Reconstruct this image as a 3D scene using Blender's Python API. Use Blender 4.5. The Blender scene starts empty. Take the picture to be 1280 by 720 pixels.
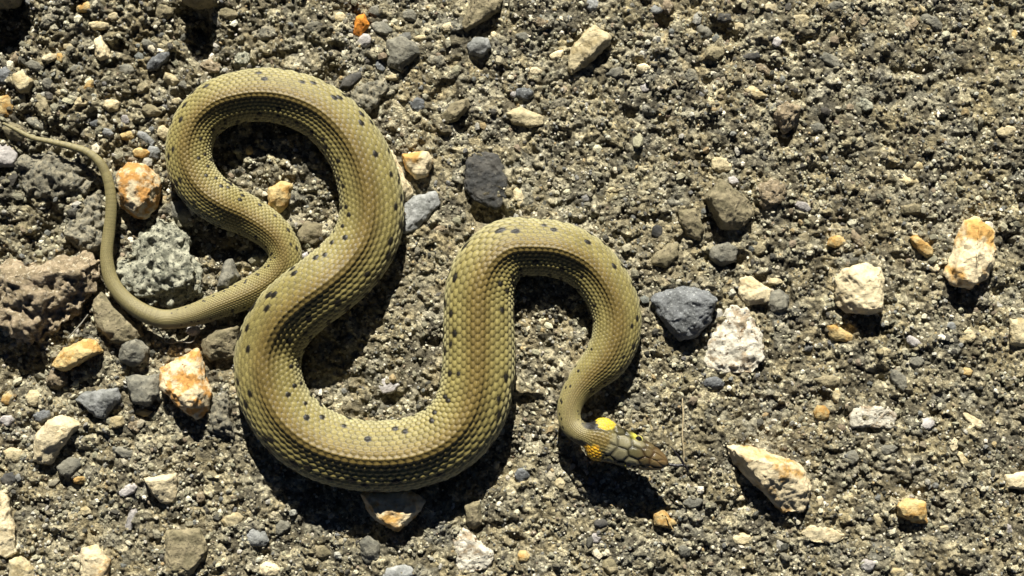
import bpy, bmesh, math, random
import numpy as np
from mathutils import Vector, noise

# ------------------------------------------------------------------ frame, camera, light
S = 0.0003125            # metres per photo pixel on the ground (1280 px = 0.40 m)
CAM_H = 0.62             # camera height above the ground
SC = bpy.context.scene
COL = SC.collection

cam_d = bpy.data.cameras.new('camera')
cam = bpy.data.objects.new('camera', cam_d); COL.objects.link(cam)
cam.location = (0, 0, CAM_H)
cam_d.sensor_width = 36.0
cam_d.lens = 36.0 * CAM_H / (1280 * S)
cam_d.clip_start = 0.01; cam_d.clip_end = 50
SC.camera = cam

SUN_EL, SUN_AZ = 34.0, -2.0       # sun stands beyond the top edge of the picture
world = bpy.data.worlds.new('World'); SC.world = world; world.use_nodes = True
wn = world.node_tree
sky = wn.nodes.new('ShaderNodeTexSky'); sky.sky_type = 'NISHITA'; sky.sun_disc = False
sky.sun_elevation = math.radians(SUN_EL); sky.sun_rotation = math.radians(SUN_AZ)
sky.altitude = 2500; sky.air_density = 0.15; sky.dust_density = 0.05
bg = wn.nodes['Background']; bg.inputs['Strength'].default_value = 0.05
wn.links.new(sky.outputs['Color'], bg.inputs['Color'])
sun_d = bpy.data.lights.new('sun', 'SUN'); sun_d.energy = 5.0
sun_d.angle = math.radians(0.5); sun_d.color = (1.0, 0.96, 0.86)
sun = bpy.data.objects.new('sun', sun_d); COL.objects.link(sun)
sun.rotation_euler = (math.radians(-(90 - SUN_EL)), 0, math.radians(-SUN_AZ))
SC.view_settings.view_transform = 'Standard'; SC.view_settings.look = 'None'
SC.view_settings.gamma = 1.0; SC.view_settings.exposure = 1.0
SC.view_settings.use_curve_mapping = False

rng = np.random.default_rng(11)
random.seed(11)

def W(px, py, z=0.0):
    """photo pixel at height z (in pixels) -> world metres"""
    k = (CAM_H - z * S) / CAM_H
    return ((px - 640) * S * k, (360 - py) * S * k, z * S)

# ------------------------------------------------------------------ helpers
def np_mesh(name, v, f, smooth=True):
    me = bpy.data.meshes.new(name)
    v = np.asarray(v, dtype=np.float32); f = np.asarray(f, dtype=np.int32)
    n, k = f.shape
    me.vertices.add(len(v)); me.vertices.foreach_set('co', v.ravel())
    me.loops.add(n * k); me.loops.foreach_set('vertex_index', f.ravel())
    me.polygons.add(n)
    me.polygons.foreach_set('loop_start', np.arange(0, n * k, k, dtype=np.int32))
    me.polygons.foreach_set('loop_total', np.full(n, k, dtype=np.int32))
    me.update(calc_edges=True); me.validate()
    me.polygons.foreach_set('use_smooth', np.full(len(me.polygons), smooth, dtype=bool))
    return me

def vcol(me, name, c):
    a = me.color_attributes.new(name, 'FLOAT_COLOR', 'POINT')
    c4 = np.ones((len(c), 4), dtype=np.float32); c4[:, :np.shape(c)[1]] = c
    a.data.foreach_set('color', c4.ravel())

def link(name, me, mat=None, parent=None, loc=None):
    o = bpy.data.objects.new(name, me); COL.objects.link(o)
    if mat and not me.materials: me.materials.append(mat)
    if parent: o.parent = parent
    if loc: o.location = loc
    return o

def tag(o, label, cat, group=None):
    o['label'] = label; o['category'] = cat
    if group: o['group'] = group

def lat(seed):
    r = np.random.default_rng(seed); return r.random((256, 256)).astype(np.float32)
LATS = [lat(100 + i) for i in range(10)]
def vnoise(x, y, wl, k):
    L = LATS[k]; x = x / wl + 37.3 * k; y = y / wl + 11.9 * k
    xi = np.floor(x).astype(int); yi = np.floor(y).astype(int)
    fx = x - xi; fy = y - yi; fx = fx * fx * (3 - 2 * fx); fy = fy * fy * (3 - 2 * fy)
    a = L[yi & 255, xi & 255]; b = L[yi & 255, (xi + 1) & 255]
    c = L[(yi + 1) & 255, xi & 255]; d = L[(yi + 1) & 255, (xi + 1) & 255]
    return (a * (1 - fx) + b * fx) * (1 - fy) + (c * (1 - fx) + d * fx) * fy - 0.5

PITS = [(10, 22, 26, 42, 26), (240, 28, 24, 26, 22), (252, 60, 20, 20, 14), (65, 283, 14, 24, 18),
        (20, 462, 42, 30, 16), (608, 268, 24, 14, 14), (588, 232, 8, 24, 12), (829, 29, 8, 14, 12),
        (918, 47, 12, 8, 10), (903, 40, 14, 10, 8), (485, 497, 11, 9, 9), (1060, 203, 9, 16, 10),
        (880, 160, 22, 10, 7), (1005, 50, 14, 6, 7), (360, 70, 14, 9, 9), (1140, 90, 30, 6, 6),
        (240, 300, 16, 20, 14), (215, 415, 26, 12, 10), (300, 310, 30, 10, 8), (415, 92, 9, 20, 12),
        (420, 60, 14, 6, 7), (820, 150, 16, 8, 6), (1195, 95, 20, 10, 6), (790, 145, 12, 8, 6),
        (905, 325, 30, 9, 7), (655, 500, 20, 7, 5), (1030, 500, 14, 8, 7), (130, 345, 12, 40, 14),
        (980, 170, 10, 16, 8), (1100, 470, 9, 12, 7), (1020, 215, 12, 8, 5)]
def cells(x, y, size, seed):
    """fused angular aggregate: nearest jittered cell, its id value, distance to the border and a tilted facet height"""
    wx = x + size * .5 * vnoise(x, y, size * .45, 7) ; wy = y + size * .5 * vnoise(x, y, size * .45, 8)
    J1, J2, J3, J4, J5 = (lat(seed + q) for q in range(5))
    cx = np.floor(wx / size).astype(int); cy = np.floor(wy / size).astype(int)
    d1 = np.full(x.shape, 1e9); d2 = np.full(x.shape, 1e9); hh = np.zeros(x.shape); val = np.zeros(x.shape)
    for i in (-1, 0, 1):
        for j in (-1, 0, 1):
            a, b = (cx + i) & 255, (cy + j) & 255
            px = (cx + i + .5 + .8 * (J1[b, a] - .5)) * size; py = (cy + j + .5 + .8 * (J2[b, a] - .5)) * size
            dx, dy = wx - px, wy - py; d = np.hypot(dx * (.75 + .5 * J3[b, a]), dy)
            nw = d < d1
            d2 = np.where(nw, d1, np.minimum(d2, d)); d1 = np.where(nw, d, d1)
            v = J5[b, a]
            hh = np.where(nw, (v - .5) * .34 * size + (J3[b, a] - .5) * .75 * dx + (J4[b, a] - .5) * .75 * dy, hh)
            val = np.where(nw, (J4[b, a] * 7.13 + v) % 1.0, val)
    e = np.clip((d2 - d1) / (size * .22), 0, 1)
    return hh * e - (1 - e) * .10 * size, val, e
def gheight(x, y):
    """ground relief in px at photo-pixel coordinates x, y"""
    h = 9 * vnoise(x, y, 190, 0) + 6 * vnoise(x, y, 70, 1) + 6 * vnoise(x, y, 30, 2)
    rough = 1.0 + 0.9 * np.clip((520 - x) / 500, 0, 1) * np.clip((460 - y) / 300, 0, 1)
    ca = cells(x, y, 21., 300)[0]; cb = cells(x, y, 9.5, 320)[0]
    h = h + ca * (.16 + .44 * rough) + cb * (.28 + .45 * rough)
    n = vnoise(x, y, 14, 3); h = h + 3.5 * rough * n
    n2 = vnoise(x, y, 6, 4); h = h + 3.0 * rough * n2
    h = h + 3.6 * rough * vnoise(x, y, 4, 5)
    h = h - 9 * np.clip(vnoise(x, y, 22, 6) - 0.18, 0, 1) * rough * 2
    for (px, py, rx, ry, d) in PITS:
        q = ((x - px) / rx) ** 2 + ((y - py) / ry) ** 2
        h = h - d * np.exp(-q * q * 0.8)
    return h

# ------------------------------------------------------------------ materials
def nodes(name):
    m = bpy.data.materials.new(name); m.use_nodes = True
    nt = m.node_tree; b = nt.nodes['Principled BSDF']
    return m, nt, b

def N(nt, t, **kw):
    n = nt.nodes.new(t)
    for k, v in kw.items(): setattr(n, k, v)
    return n

def ramp(nt, fac, stops, interp='LINEAR'):
    r = nt.nodes.new('ShaderNodeValToRGB'); r.color_ramp.interpolation = interp
    e = r.color_ramp.elements
    while len(e) < len(stops): e.new(0.5)
    for i, (p, c) in enumerate(stops):
        e[i].position = p
        e[i].color = (c[0], c[1], c[2], 1) if isinstance(c, tuple) else (c, c, c, 1)
    nt.links.new(fac, r.inputs['Fac']); return r.outputs['Color']

def mix(nt, fac, a, b, mode='MIX'):
    m = nt.nodes.new('ShaderNodeMix'); m.data_type = 'RGBA'; m.blend_type = mode
    for s, v in ((m.inputs[0], fac), (m.inputs[6], a), (m.inputs[7], b)):
        if isinstance(v, (int, float)): s.default_value = v
        elif isinstance(v, tuple): s.default_value = (*v, 1)
        else: nt.links.new(v, s)
    return m.outputs[2]

def noise_tex(nt, vec, scale, detail=4, rough=0.6):
    n = nt.nodes.new('ShaderNodeTexNoise'); n.inputs['Scale'].default_value = scale
    n.inputs['Detail'].default_value = detail; n.inputs['Roughness'].default_value = rough
    nt.links.new(vec, n.inputs['Vector']); return n.outputs['Fac']

def bump(nt, b, h, dist, strength=1.0, prev=None):
    bp = nt.nodes.new('ShaderNodeBump'); bp.inputs['Strength'].default_value = strength
    bp.inputs['Distance'].default_value = dist
    nt.links.new(h, bp.inputs['Height'])
    if prev: nt.links.new(prev, bp.inputs['Normal'])
    nt.links.new(bp.outputs['Normal'], b.inputs['Normal']); return bp.outputs['Normal']

def rock_mat(name, base, alt, spot, stain=0.5, scale=190, spots=0.62, speck=900, rough=0.8, bscale=450, bd=0.0011):
    m, nt, b = nodes(name)
    tc = N(nt, 'ShaderNodeTexCoord'); oi = N(nt, 'ShaderNodeObjectInfo')
    mu = N(nt, 'ShaderNodeVectorMath', operation='MULTIPLY_ADD')
    cx = N(nt, 'ShaderNodeCombineXYZ')
    nt.links.new(oi.outputs['Random'], cx.inputs[0]); nt.links.new(oi.outputs['Random'], cx.inputs[1])
    nt.links.new(cx.outputs[0], mu.inputs[0]); mu.inputs[1].default_value = (1, 0.7, 0)
    nt.links.new(tc.outputs['Object'], mu.inputs[2]); v = mu.outputs[0]
    n1 = noise_tex(nt, v, scale, 5, 0.6)
    f1 = ramp(nt, n1, [(stain - 0.06, 0.0), (stain + 0.06, 1.0)])
    c = mix(nt, f1, base, alt)
    n2 = noise_tex(nt, v, speck, 3, 0.7)
    f2 = ramp(nt, n2, [(spots, 0.0), (spots + 0.06, 1.0)])
    c = mix(nt, f2, c, spot)
    n3 = noise_tex(nt, v, scale * 2.3, 6, 0.7)
    g = ramp(nt, n3, [(0.3, 0.68), (0.7, 1.22)])
    c = mix(nt, 1.0, c, g, 'MULTIPLY')
    mr = N(nt, 'ShaderNodeMapRange'); mr.inputs[3].default_value = 0.82; mr.inputs[4].default_value = 1.15
    nt.links.new(oi.outputs['Random'], mr.inputs[0])
    c = mix(nt, 1.0, c, mr.outputs[0], 'MULTIPLY')
    nt.links.new(c, b.inputs['Base Color']); b.inputs['Roughness'].default_value = rough
    b.inputs['Specular IOR Level'].default_value = 0.35
    nb = noise_tex(nt, v, bscale, 8, 0.75)
    bump(nt, b, nb, bd)
    return m

MATS = {
 'W': rock_mat('white_quartz', (0.75, 0.64, 0.41), (0.58, 0.46, 0.26), (0.30, 0.22, 0.12), 0.60, spots=0.68),
 'C': rock_mat('cream_stone', (0.60, 0.51, 0.31), (0.45, 0.36, 0.19), (0.20, 0.16, 0.09), 0.56, spots=0.66),
 'O': rock_mat('rust_stained_quartz', (0.72, 0.60, 0.38), (0.56, 0.29, 0.08), (0.25, 0.09, 0.02), 0.50, scale=210, spots=0.66, speck=500),
 'X': rock_mat('cream_ochre_stone', (0.76, 0.64, 0.41), (0.56, 0.33, 0.10), (0.30, 0.14, 0.04), 0.53, scale=90, spots=0.69, speck=700),
 'R': rock_mat('vivid_orange_stone', (0.72, 0.27, 0.03), (0.50, 0.16, 0.02), (0.16, 0.05, 0.02), 0.58, spots=0.68),
 'Y': rock_mat('ochre_stone', (0.46, 0.27, 0.08), (0.58, 0.44, 0.20), (0.22, 0.11, 0.03), 0.48, spots=0.66),
 'T': rock_mat('tan_olive_stone', (0.33, 0.28, 0.17), (0.22, 0.19, 0.11), (0.06, 0.05, 0.04), 0.5, spots=0.60),
 'G': rock_mat('grey_stone', (0.235, 0.222, 0.172), (0.155, 0.15, 0.12), (0.05, 0.05, 0.05), 0.5, spots=0.62),
 'B': rock_mat('blue_grey_slate', (0.165, 0.172, 0.175), (0.115, 0.12, 0.12), (0.33, 0.34, 0.33), 0.5, spots=0.58, speck=1100),
 'I': rock_mat('pale_blue_grey_stone', (0.33, 0.335, 0.32), (0.22, 0.225, 0.21), (0.12, 0.12, 0.13), 0.5, spots=0.64),
 'D': rock_mat('charcoal_stone', (0.085, 0.08, 0.07), (0.05, 0.05, 0.048), (0.20, 0.19, 0.15), 0.5, spots=0.64, bd=0.001),
 'P': rock_mat('pinkish_brown_stone', (0.38, 0.30, 0.195), (0.24, 0.19, 0.115), (0.54, 0.47, 0.34), 0.5, scale=330, spots=0.57, speck=700, bd=0.002, bscale=300),
 'V': rock_mat('lilac_white_stone', (0.50, 0.47, 0.44), (0.36, 0.33, 0.31), (0.16, 0.14, 0.14), 0.52, spots=0.66),
 'L': rock_mat('lichen_speckled_stone', (0.46, 0.45, 0.34), (0.19, 0.19, 0.14), (0.06, 0.065, 0.05), 0.52, scale=330, spots=0.56, speck=620, bd=0.0016, bscale=300),
 'Q': rock_mat('broken_white_quartz', (0.74, 0.69, 0.56), (0.42, 0.33, 0.22), (0.16, 0.10, 0.05), 0.56, scale=230, spots=0.60, speck=420, bd=0.0018, bscale=300),
 'A': rock_mat('asphalt_lump', (0.30, 0.27, 0.19), (0.17, 0.16, 0.12), (0.05, 0.05, 0.045), 0.5, scale=420, spots=0.58, speck=700, bd=0.0014, bscale=420),
}

def ground_mat():
    m, nt, b = nodes('worn_asphalt')
    tc = N(nt, 'ShaderNodeTexCoord'); v = tc.outputs['Object']
    vo = N(nt, 'ShaderNodeTexVoronoi'); vo.inputs['Scale'].default_value = 800
    nt.links.new(v, vo.inputs['Vector'])
    sep = N(nt, 'ShaderNodeSeparateColor'); nt.links.new(vo.outputs['Color'], sep.inputs[0])
    c = ramp(nt, sep.outputs[0], [(0.0, 0.52), (0.35, 1.0), (0.7, 1.32), (0.9, 1.75), (0.98, 2.2)])
    at = N(nt, 'ShaderNodeAttribute', attribute_name='tint')
    c = mix(nt, 1.0, c, at.outputs['Color'], 'MULTIPLY')
    n1 = noise_tex(nt, v, 45, 5, 0.6)
    g = ramp(nt, n1, [(0.35, (0.80, 0.80, 0.84)), (0.65, (1.12, 1.05, 0.92))])
    c = mix(nt, 1.0, c, g, 'MULTIPLY')
    n2 = noise_tex(nt, v, 1700, 4, 0.7)
    c = mix(nt, 1.0, c, ramp(nt, n2, [(0.3, 0.6), (0.7, 1.3)]), 'MULTIPLY')
    nt.links.new(c, b.inputs['Base Color']); b.inputs['Roughness'].default_value = 0.9
    b.inputs['Specular IOR Level'].default_value = 0.25
    p = bump(nt, b, n2, 0.0007)
    bump(nt, b, noise_tex(nt, v, 700, 4, 0.7), 0.0012, 1.0, p)
    return m

def attr_mat(name, rough=0.8, bscale=1500, bd=0.0003, spec=0.3, var=0.35):
    m, nt, b = nodes(name)
    at = N(nt, 'ShaderNodeAttribute', attribute_name='tint')
    tc = N(nt, 'ShaderNodeTexCoord'); n = noise_tex(nt, tc.outputs['Object'], bscale, 5, 0.7)
    c = mix(nt, 1.0, at.outputs['Color'], ramp(nt, n, [(0.3, 1 - var), (0.7, 1 + var)]), 'MULTIPLY')
    nt.links.new(c, b.inputs['Base Color'])
    ro = N(nt, 'ShaderNodeMath', operation='MULTIPLY'); ro.inputs[0].default_value = rough
    nt.links.new(at.outputs['Alpha'], ro.inputs[1]); nt.links.new(ro.outputs[0], b.inputs['Roughness'])
    b.inputs['Specular IOR Level'].default_value = spec
    bump(nt, b, n, bd)
    return m

def plain_mat(name, col, rough=0.5, spec=0.5, bscale=1500, bd=0.0002):
    m, nt, b = nodes(name)
    tc = N(nt, 'ShaderNodeTexCoord'); n = noise_tex(nt, tc.outputs['Object'], bscale, 4, 0.6)
    c = mix(nt, 1.0, col, ramp(nt, n, [(0.3, 0.75), (0.7, 1.2)]), 'MULTIPLY')
    nt.links.new(c, b.inputs['Base Color']); b.inputs['Roughness'].default_value = rough
    b.inputs['Specular IOR Level'].default_value = spec
    bump(nt, b, n, bd)
    return m

# ------------------------------------------------------------------ ground
def axis(lo, hi, step, far):
    a = list(np.arange(lo, hi, step)); d = step; x = a[-1]
    up = []
    while x < far: d *= 1.22; x += d; up.append(x)
    d = step; x = a[0]; dn = []
    while x > -far: d *= 1.22; x -= d; dn.append(x)
    return np.array(dn[::-1] + a + up)
gx = axis(-60, 1340, 1.6, 6000); gy = axis(-60, 780, 1.6, 6000)
GX, GY = np.meshgrid(gx, gy)
GH = gheight(GX, GY)
gv = np.stack([(GX - 640) * S, (360 - GY) * S, GH * S], -1).reshape(-1, 3)
nx, ny = len(gx), len(gy)
idx = np.arange(nx * ny).reshape(ny, nx)
gf = np.stack([idx[:-1, :-1], idx[1:, :-1], idx[1:, 1:], idx[:-1, 1:]], -1).reshape(-1, 4)
_, va, ea = cells(GX, GY, 21., 300); _, vb, eb = cells(GX, GY, 9.5, 320)
base = np.array((.28, .252, .160)); warm = np.array((.33, .28, .18)); cool = np.array((.23, .23, .19)); dark = np.array((.115, .105, .075)); pale = np.array((.44, .41, .29))
big = vnoise(GX, GY, 120, 9)[..., None] + .5
gc = base * (1 - .5 * big) + warm * .5 * big
def blend(c, k, t): return c * (1 - k[..., None]) + t * k[..., None]
gc = blend(gc, .75 * (va > .80), pale); gc = blend(gc, .75 * (va < .22), dark); gc = blend(gc, .7 * ((va > .5) & (va < .62)), cool)
gc = blend(gc, .55 * (vb > .82), pale); gc = blend(gc, .55 * (vb < .25), dark)
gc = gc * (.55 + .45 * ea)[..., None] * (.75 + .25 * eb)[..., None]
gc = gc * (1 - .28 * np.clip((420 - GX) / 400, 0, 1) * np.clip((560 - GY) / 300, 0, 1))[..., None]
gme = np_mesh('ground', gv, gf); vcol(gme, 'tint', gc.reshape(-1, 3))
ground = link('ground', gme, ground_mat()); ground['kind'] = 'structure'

# ------------------------------------------------------------------ stones
# (outline in photo pixels or (cx, cy, rx, ry, angle), material, height px, name, label or short description starting with '~')
E = lambda *a: a
STONES = [
 # hand-drawn outlines, own labels
 ([(146,215),(160,203),(180,204),(195,218),(199,232),(195,256),(180,274),(165,272),(148,258),(147,240)],'O',34,'stone','round cream stone with rust-orange patches between the thin tail and the coil'),
 ([(155,315),(175,287),(195,272),(225,280),(234,300),(250,335),(255,362),(230,382),(190,385),(152,360),(145,335)],'L',26,'rock','big lichen-speckled grey-green rock enclosed by the curve of the tail'),
 ([(-12,330),(40,325),(100,318),(124,325),(122,345),(104,383),(70,413),(35,433),(10,410),(-12,395)],'P',36,'rock','large pinkish brown layered rock at the left edge, biggest in view'),
 ([(270,362),(281,326),(290,323),(299,345),(288,368)],'G',26,'stone','pointed grey slate standing in shade below the first coil'),
 ([(335,235),(350,226),(366,230),(364,250),(350,268),(335,258)],'Y',20,'stone','tan-orange lump in the middle of the closed coil'),
 ([(502,192),(535,188),(541,200),(535,220),(520,224),(505,210)],'X',22,'stone','shiny orange-cream pebble right of the upper coil'),
 ([(476,185),(490,188),(499,207),(517,240),(510,252),(494,244)],'W',18,'stone','narrow white quartz stone wedged against the right side of the upper coil'),
 ([(503,258),(515,246),(545,238),(551,255),(536,272),(520,288),(503,292)],'I',12,'stone','flat pale blue-grey stone touching the right side of the upper coil'),
 ([(582,198),(596,188),(622,192),(634,215),(636,245),(622,262),(600,256),(580,238)],'D',9,'rock','dark charcoal pitted rock above the second bend of the snake'),
 ([(882,245),(900,223),(914,233),(938,250),(941,270),(925,287),(900,285),(888,262)],'T',30,'stone','chunky olive-yellow stone casting a black shadow right of the second bend'),
 ([(848,262),(870,260),(880,285),(876,302),(860,295),(850,278)],'T',14,'stone','upright oval olive stone left of the chunky olive-yellow one'),
 ([(813,322),(835,303),(849,305),(849,320),(832,335),(815,331)],'T',12,'stone','olive slab-like stone right of the second bend top'),
 ([(813,375),(825,363),(855,358),(885,362),(897,375),(885,405),(872,420),(850,424),(832,408)],'B',28,'stone','dark blue-grey slate stone right of the snake, broad side up'),
 ([(897,398),(915,382),(935,385),(955,420),(957,450),(942,468),(890,465),(880,452),(890,430)],'Q',9,'stone','large flat white quartz with brown stains beside the blue-grey slate'),
 ([(925,348),(938,344),(965,362),(962,378),(935,382),(923,368)],'W',9,'stone','white blocky pebble above the large flat white quartz'),
 ([(1045,350),(1055,335),(1085,328),(1102,335),(1106,365),(1104,388),(1085,394),(1060,391),(1045,378)],'W',34,'stone','large cube-like cream-white stone on the right of the asphalt'),
 ([(1205,275),(1222,272),(1245,290),(1247,325),(1232,350),(1215,360),(1190,355),(1181,342),(1198,310)],'X',32,'stone','tall wedge of white and orange quartz near the right edge'),
 ([(1137,296),(1145,293),(1168,310),(1168,320),(1158,322),(1142,308)],'Y',14,'stone','smooth tan bean-shaped pebble left of the tall orange-white wedge'),
 ([(62,458),(80,435),(105,424),(122,425),(128,440),(105,450),(80,465)],'Y',26,'stone','orange-brown slab below the pinkish rock'),
 ([(112,380),(125,365),(140,383),(175,410),(180,420),(160,430),(140,430),(120,410)],'T',20,'rock','long olive rock lying outside the curve of the tail'),
 ([(155,470),(176,473),(198,468),(198,495),(185,508),(165,505)],'G',20,'stone','square grey stone with a notched top edge left of the orange-white rock'),
 ([(92,500),(105,490),(148,485),(150,500),(130,525),(118,522),(100,508)],'I',18,'stone','wedge-shaped bluish stone below the orange-brown slab'),
 ([(198,460),(247,436),(262,490),(260,512),(245,523),(225,512),(200,483)],'O',34,'stone','angular white rock with orange stains just left of the lower bend'),
 ([(250,422),(275,408),(300,406),(296,446),(262,452),(252,440)],'T',22,'stone','olive-tan slab pressed against the left side of the lower bend'),
 ([(150,428),(172,420),(186,436),(183,452),(166,460),(148,452)],'G',22,'stone','rounded dark speckled grey stone below the long olive rock'),
 ([(40,578),(42,545),(60,525),(75,518),(100,530),(85,548),(60,582)],'W',20,'stone','cream-white tapering stone at the lower left with tan narrow end'),
 ([(178,597),(190,595),(220,592),(221,605),(218,628),(200,630),(188,615)],'W',18,'stone','small cream-white folded-looking stone alone at the lower left'),
 ([(-8,606),(8,620),(14,650),(22,690),(8,698),(-8,694)],'W',16,'rock','large white rock cut by the left edge near the bottom corner'),
 ([(100,685),(120,682),(137,700),(135,726),(101,726)],'X',15,'stone','cream stone with orange base at the bottom edge, lower left'),
 ([(10,700),(25,695),(44,712),(42,728),(12,728)],'C',13,'stone','pale cream stone in the bottom left corner'),
 ([(208,665),(250,660),(260,690),(240,718),(205,722)],'T',16,'rock','rough moss-olive rock at the bottom edge below the folded-looking stone'),
 ([(450,617),(475,608),(510,610),(531,628),(525,640),(498,665),(465,652)],'X',30,'stone','pinkish cream rock poking out from under the lower bend'),
 ([(580,630),(600,625),(602,655),(592,662),(582,655)],'T',14,'stone','pale striped upright stone below the lower bend'),
 ([(567,660),(580,660),(590,680),(617,690),(612,710),(575,722),(568,700)],'Q',9,'stone','broken white stone with rusty corner at the bottom edge centre'),
 ([(909,558),(930,556),(985,573),(1000,582),(1017,610),(1005,640),(980,642),(945,612),(918,582)],'X',34,'stone','long orange and white rock lying right of the snake head'),
 ([(815,640),(828,635),(847,655),(840,662),(818,657)],'Y',14,'stone','small yellow-ochre stone below the snake tongue'),
 ([(1121,632),(1135,623),(1158,628),(1161,655),(1145,655),(1125,645)],'Y',18,'stone','ochre triangular pebble alone at the lower right'),
 ([(1030,405),(1045,406),(1068,420),(1065,428),(1040,425)],'Y',10,'stone','orange elongated chip below the cube-like cream stone'),
 ([(1062,520),(1070,507),(1105,505),(1122,518),(1118,535),(1065,535)],'Q',7,'stone','crumbly cream patch-like stone in the lower right asphalt'),
 ([(1262,398),(1286,393),(1286,436),(1264,431)],'C',12,'stone','tan block cut by the right edge, halfway down'),
 ([(1256,594),(1286,588),(1286,613),(1258,611)],'W',11,'stone','bright white stone cut by the right edge low down'),
 ([(709,85),(713,60),(735,35),(743,30),(764,45),(764,54),(735,80),(715,92)],'C',18,'stone','pale oblong slab standing proud at the top centre'),
 ([(632,140),(650,133),(680,145),(680,155),(662,160),(640,155)],'C',9,'stone','yellow-tan flat stone above the second bend, upper centre'),
 ([(968,140),(980,125),(1000,135),(998,150),(982,168),(970,155)],'P',20,'stone','pointed pinkish tan stone with rusty tip, upper right of centre'),
 ([(590,-6),(630,-6),(625,12),(582,40),(578,30)],'T',18,'rock','tan rock with a straight lower edge cut by the top edge'),
 ([(583,55),(592,45),(610,46),(614,60),(603,70),(586,68)],'I',18,'stone','bluish pebble with a square black shadow below the top-edge tan rock'),
 ([(483,50),(500,45),(520,52),(526,66),(500,88),(484,82)],'G',16,'stone','shield-shaped flat grey stone near the top, right of the orange chip'),
 ([(441,42),(444,20),(455,15),(461,30),(450,46)],'R',14,'stone','vivid orange chip, brightest orange near the top'),
 ([(435,112),(470,98),(487,108),(472,130),(460,143),(437,132)],'A',9,'stone','flat tan embedded stone just above the upper coil'),
 ([(550,145),(565,128),(585,122),(587,134),(572,150),(558,155)],'T',13,'stone','slanting grey-tan stone right of the upper coil, dark below'),
 ([(15,92),(27,88),(41,101),(36,115),(24,117),(16,106)],'C',15,'stone','cream-tan angular pebble near the upper left corner'),
 ([(115,48),(124,43),(134,60),(135,72),(124,75),(116,68)],'W',19,'stone','brightest white pebble in the upper left gravel'),
 ([(-6,120),(9,118),(17,132),(12,146),(-6,147)],'Y',14,'stone','orange pebble cut by the left edge above the tail tip'),
 ([(0,160),(12,151),(26,157),(33,168),(28,178),(8,174)],'T',20,'stone','cream pebble the tip of the tail rests on'),
 ([(-8,182),(10,180),(22,192),(18,208),(-8,210)],'V',12,'stone','pale pinkish stone cut by the left edge below the tail tip'),
 ([(20,200),(60,190),(108,204),(122,225),(95,245),(55,250),(25,232)],'A',16,'rock','crumbly grey-olive lump below the thin end of the tail'),
 ([(88,255),(120,245),(130,275),(126,310),(100,316),(80,296)],'A',14,'rock','crumbly upright lump between the pinkish rock and the tail'),
 ([(262,500),(285,487),(291,520),(292,548),(262,540)],'A',14,'stone','granite-like grey block left of the lower bend'),
 ([(371,290),(382,276),(402,280),(405,296),(392,306),(374,302)],'T',15,'stone','dark olive stone inside the closed coil, right side'),
 ([(393,318),(400,303),(418,300),(420,312),(408,320)],'W',13,'stone','white chip tucked between the two touching coils'),
 ([(212,252),(232,250),(240,268),(228,280),(212,272)],'G',12,'stone','dull grey stone partly under the left side of the upper coil'),
 ([(888,310),(908,301),(924,310),(920,328),(900,333),(888,324)],'G',15,'stone','grey rectangular stone in the shadow of the chunky olive-yellow one'),
 ([(945,235),(965,222),(985,232),(982,250),(962,262),(948,254)],'P',13,'stone','brownish rough stone right of the chunky olive-yellow one'),
 ([(960,368),(975,360),(989,371),(986,388),(968,391),(960,382)],'G',13,'stone','dark grey pebble right of the white blocky pebble'),
 ([(449,678),(460,670),(474,680),(475,702),(458,706),(450,696)],'G',16,'stone','grey upright pebble at the tip of the lower bend shadow'),
 ([(-60,-40),(-30,-70),(20,-60),(27,-20),(18,3),(-20,8),(-55,0)],'T',58,'rock','dark brown rock at the top left corner, almost all outside the picture'),  # added mostly out of view, tall enough to shade the corner
 ([(222,-20),(245,-45),(272,-25),(268,4),(246,9),(226,2)],'T',44,'rock','rock cut by the top edge that throws a black shadow above the upper coil'),  # added at the frame edge so its shadow blackens the gravel below
 # ellipses: described by look, placed by their neighbour
 (E(60,72,11,7,20),'W',12,'pebble','~white oblong pebble'),
 (E(74,73,5,8,10),'Y',8,'pebble','~thin ochre chip'),
 (E(84,57,9,4,0),'C',6,'pebble','~flat pale sliver'),
 (E(121,31,14,6,-5),'C',9,'pebble','~long pale flat pebble'),
 (E(105,8,11,7,20),'Y',9,'pebble','~dull ochre pebble'),
 (E(195,76,18,8,35),'B',12,'pebble','~long dark blue-grey pebble'),
 (E(211,98,12,7,-28),'C',12,'pebble','~cream oblong pebble'),
 (E(138,131,13,9,-5),'C',14,'pebble','~cream-topped pebble'),
 (E(102,127,10,7,10),'C',11,'pebble','~cream rounded pebble'),
 (E(110,108,6,10,-20),'Y',9,'pebble','~upright ochre-cream pebble'),
 (E(219,126,8,6,0),'C',8,'pebble','~small cream pebble'),
 (E(187,137,14,8,-18),'T',13,'pebble','~olive-tan pebble'),
 (E(52,133,9,17,15),'T',12,'pebble','~long olive-grey pebble'),
 (E(40,152,16,6,-35),'G',9,'pebble','~slanting grey splinter'),
 (E(133,166,10,6,-25),'I',10,'pebble','~small bluish pebble'),
 (E(118,154,9,5,0),'B',7,'pebble','~dark bluish chip'),
 (E(155,150,6,8,0),'V',8,'pebble','~small lilac pebble'),
 (E(158,168,11,7,15),'Y',10,'pebble','~golden-brown pebble'),
 (E(180,172,15,6,-40),'I',9,'pebble','~narrow slanting pale pebble'),
 (E(202,165,9,10,0),'C',11,'pebble','~olive-cream pebble'),
 (E(58,105,7,9,0),'G',9,'pebble','~small round grey pebble'),
 (E(77,116,9,5,0),'C',7,'pebble','~small pale pebble'),
 (E(204,14,12,11,0),'T',13,'pebble','~dusty olive pebble'),
 (E(157,86,11,8,-15),'G',9,'pebble','~plain grey pebble'),
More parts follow.
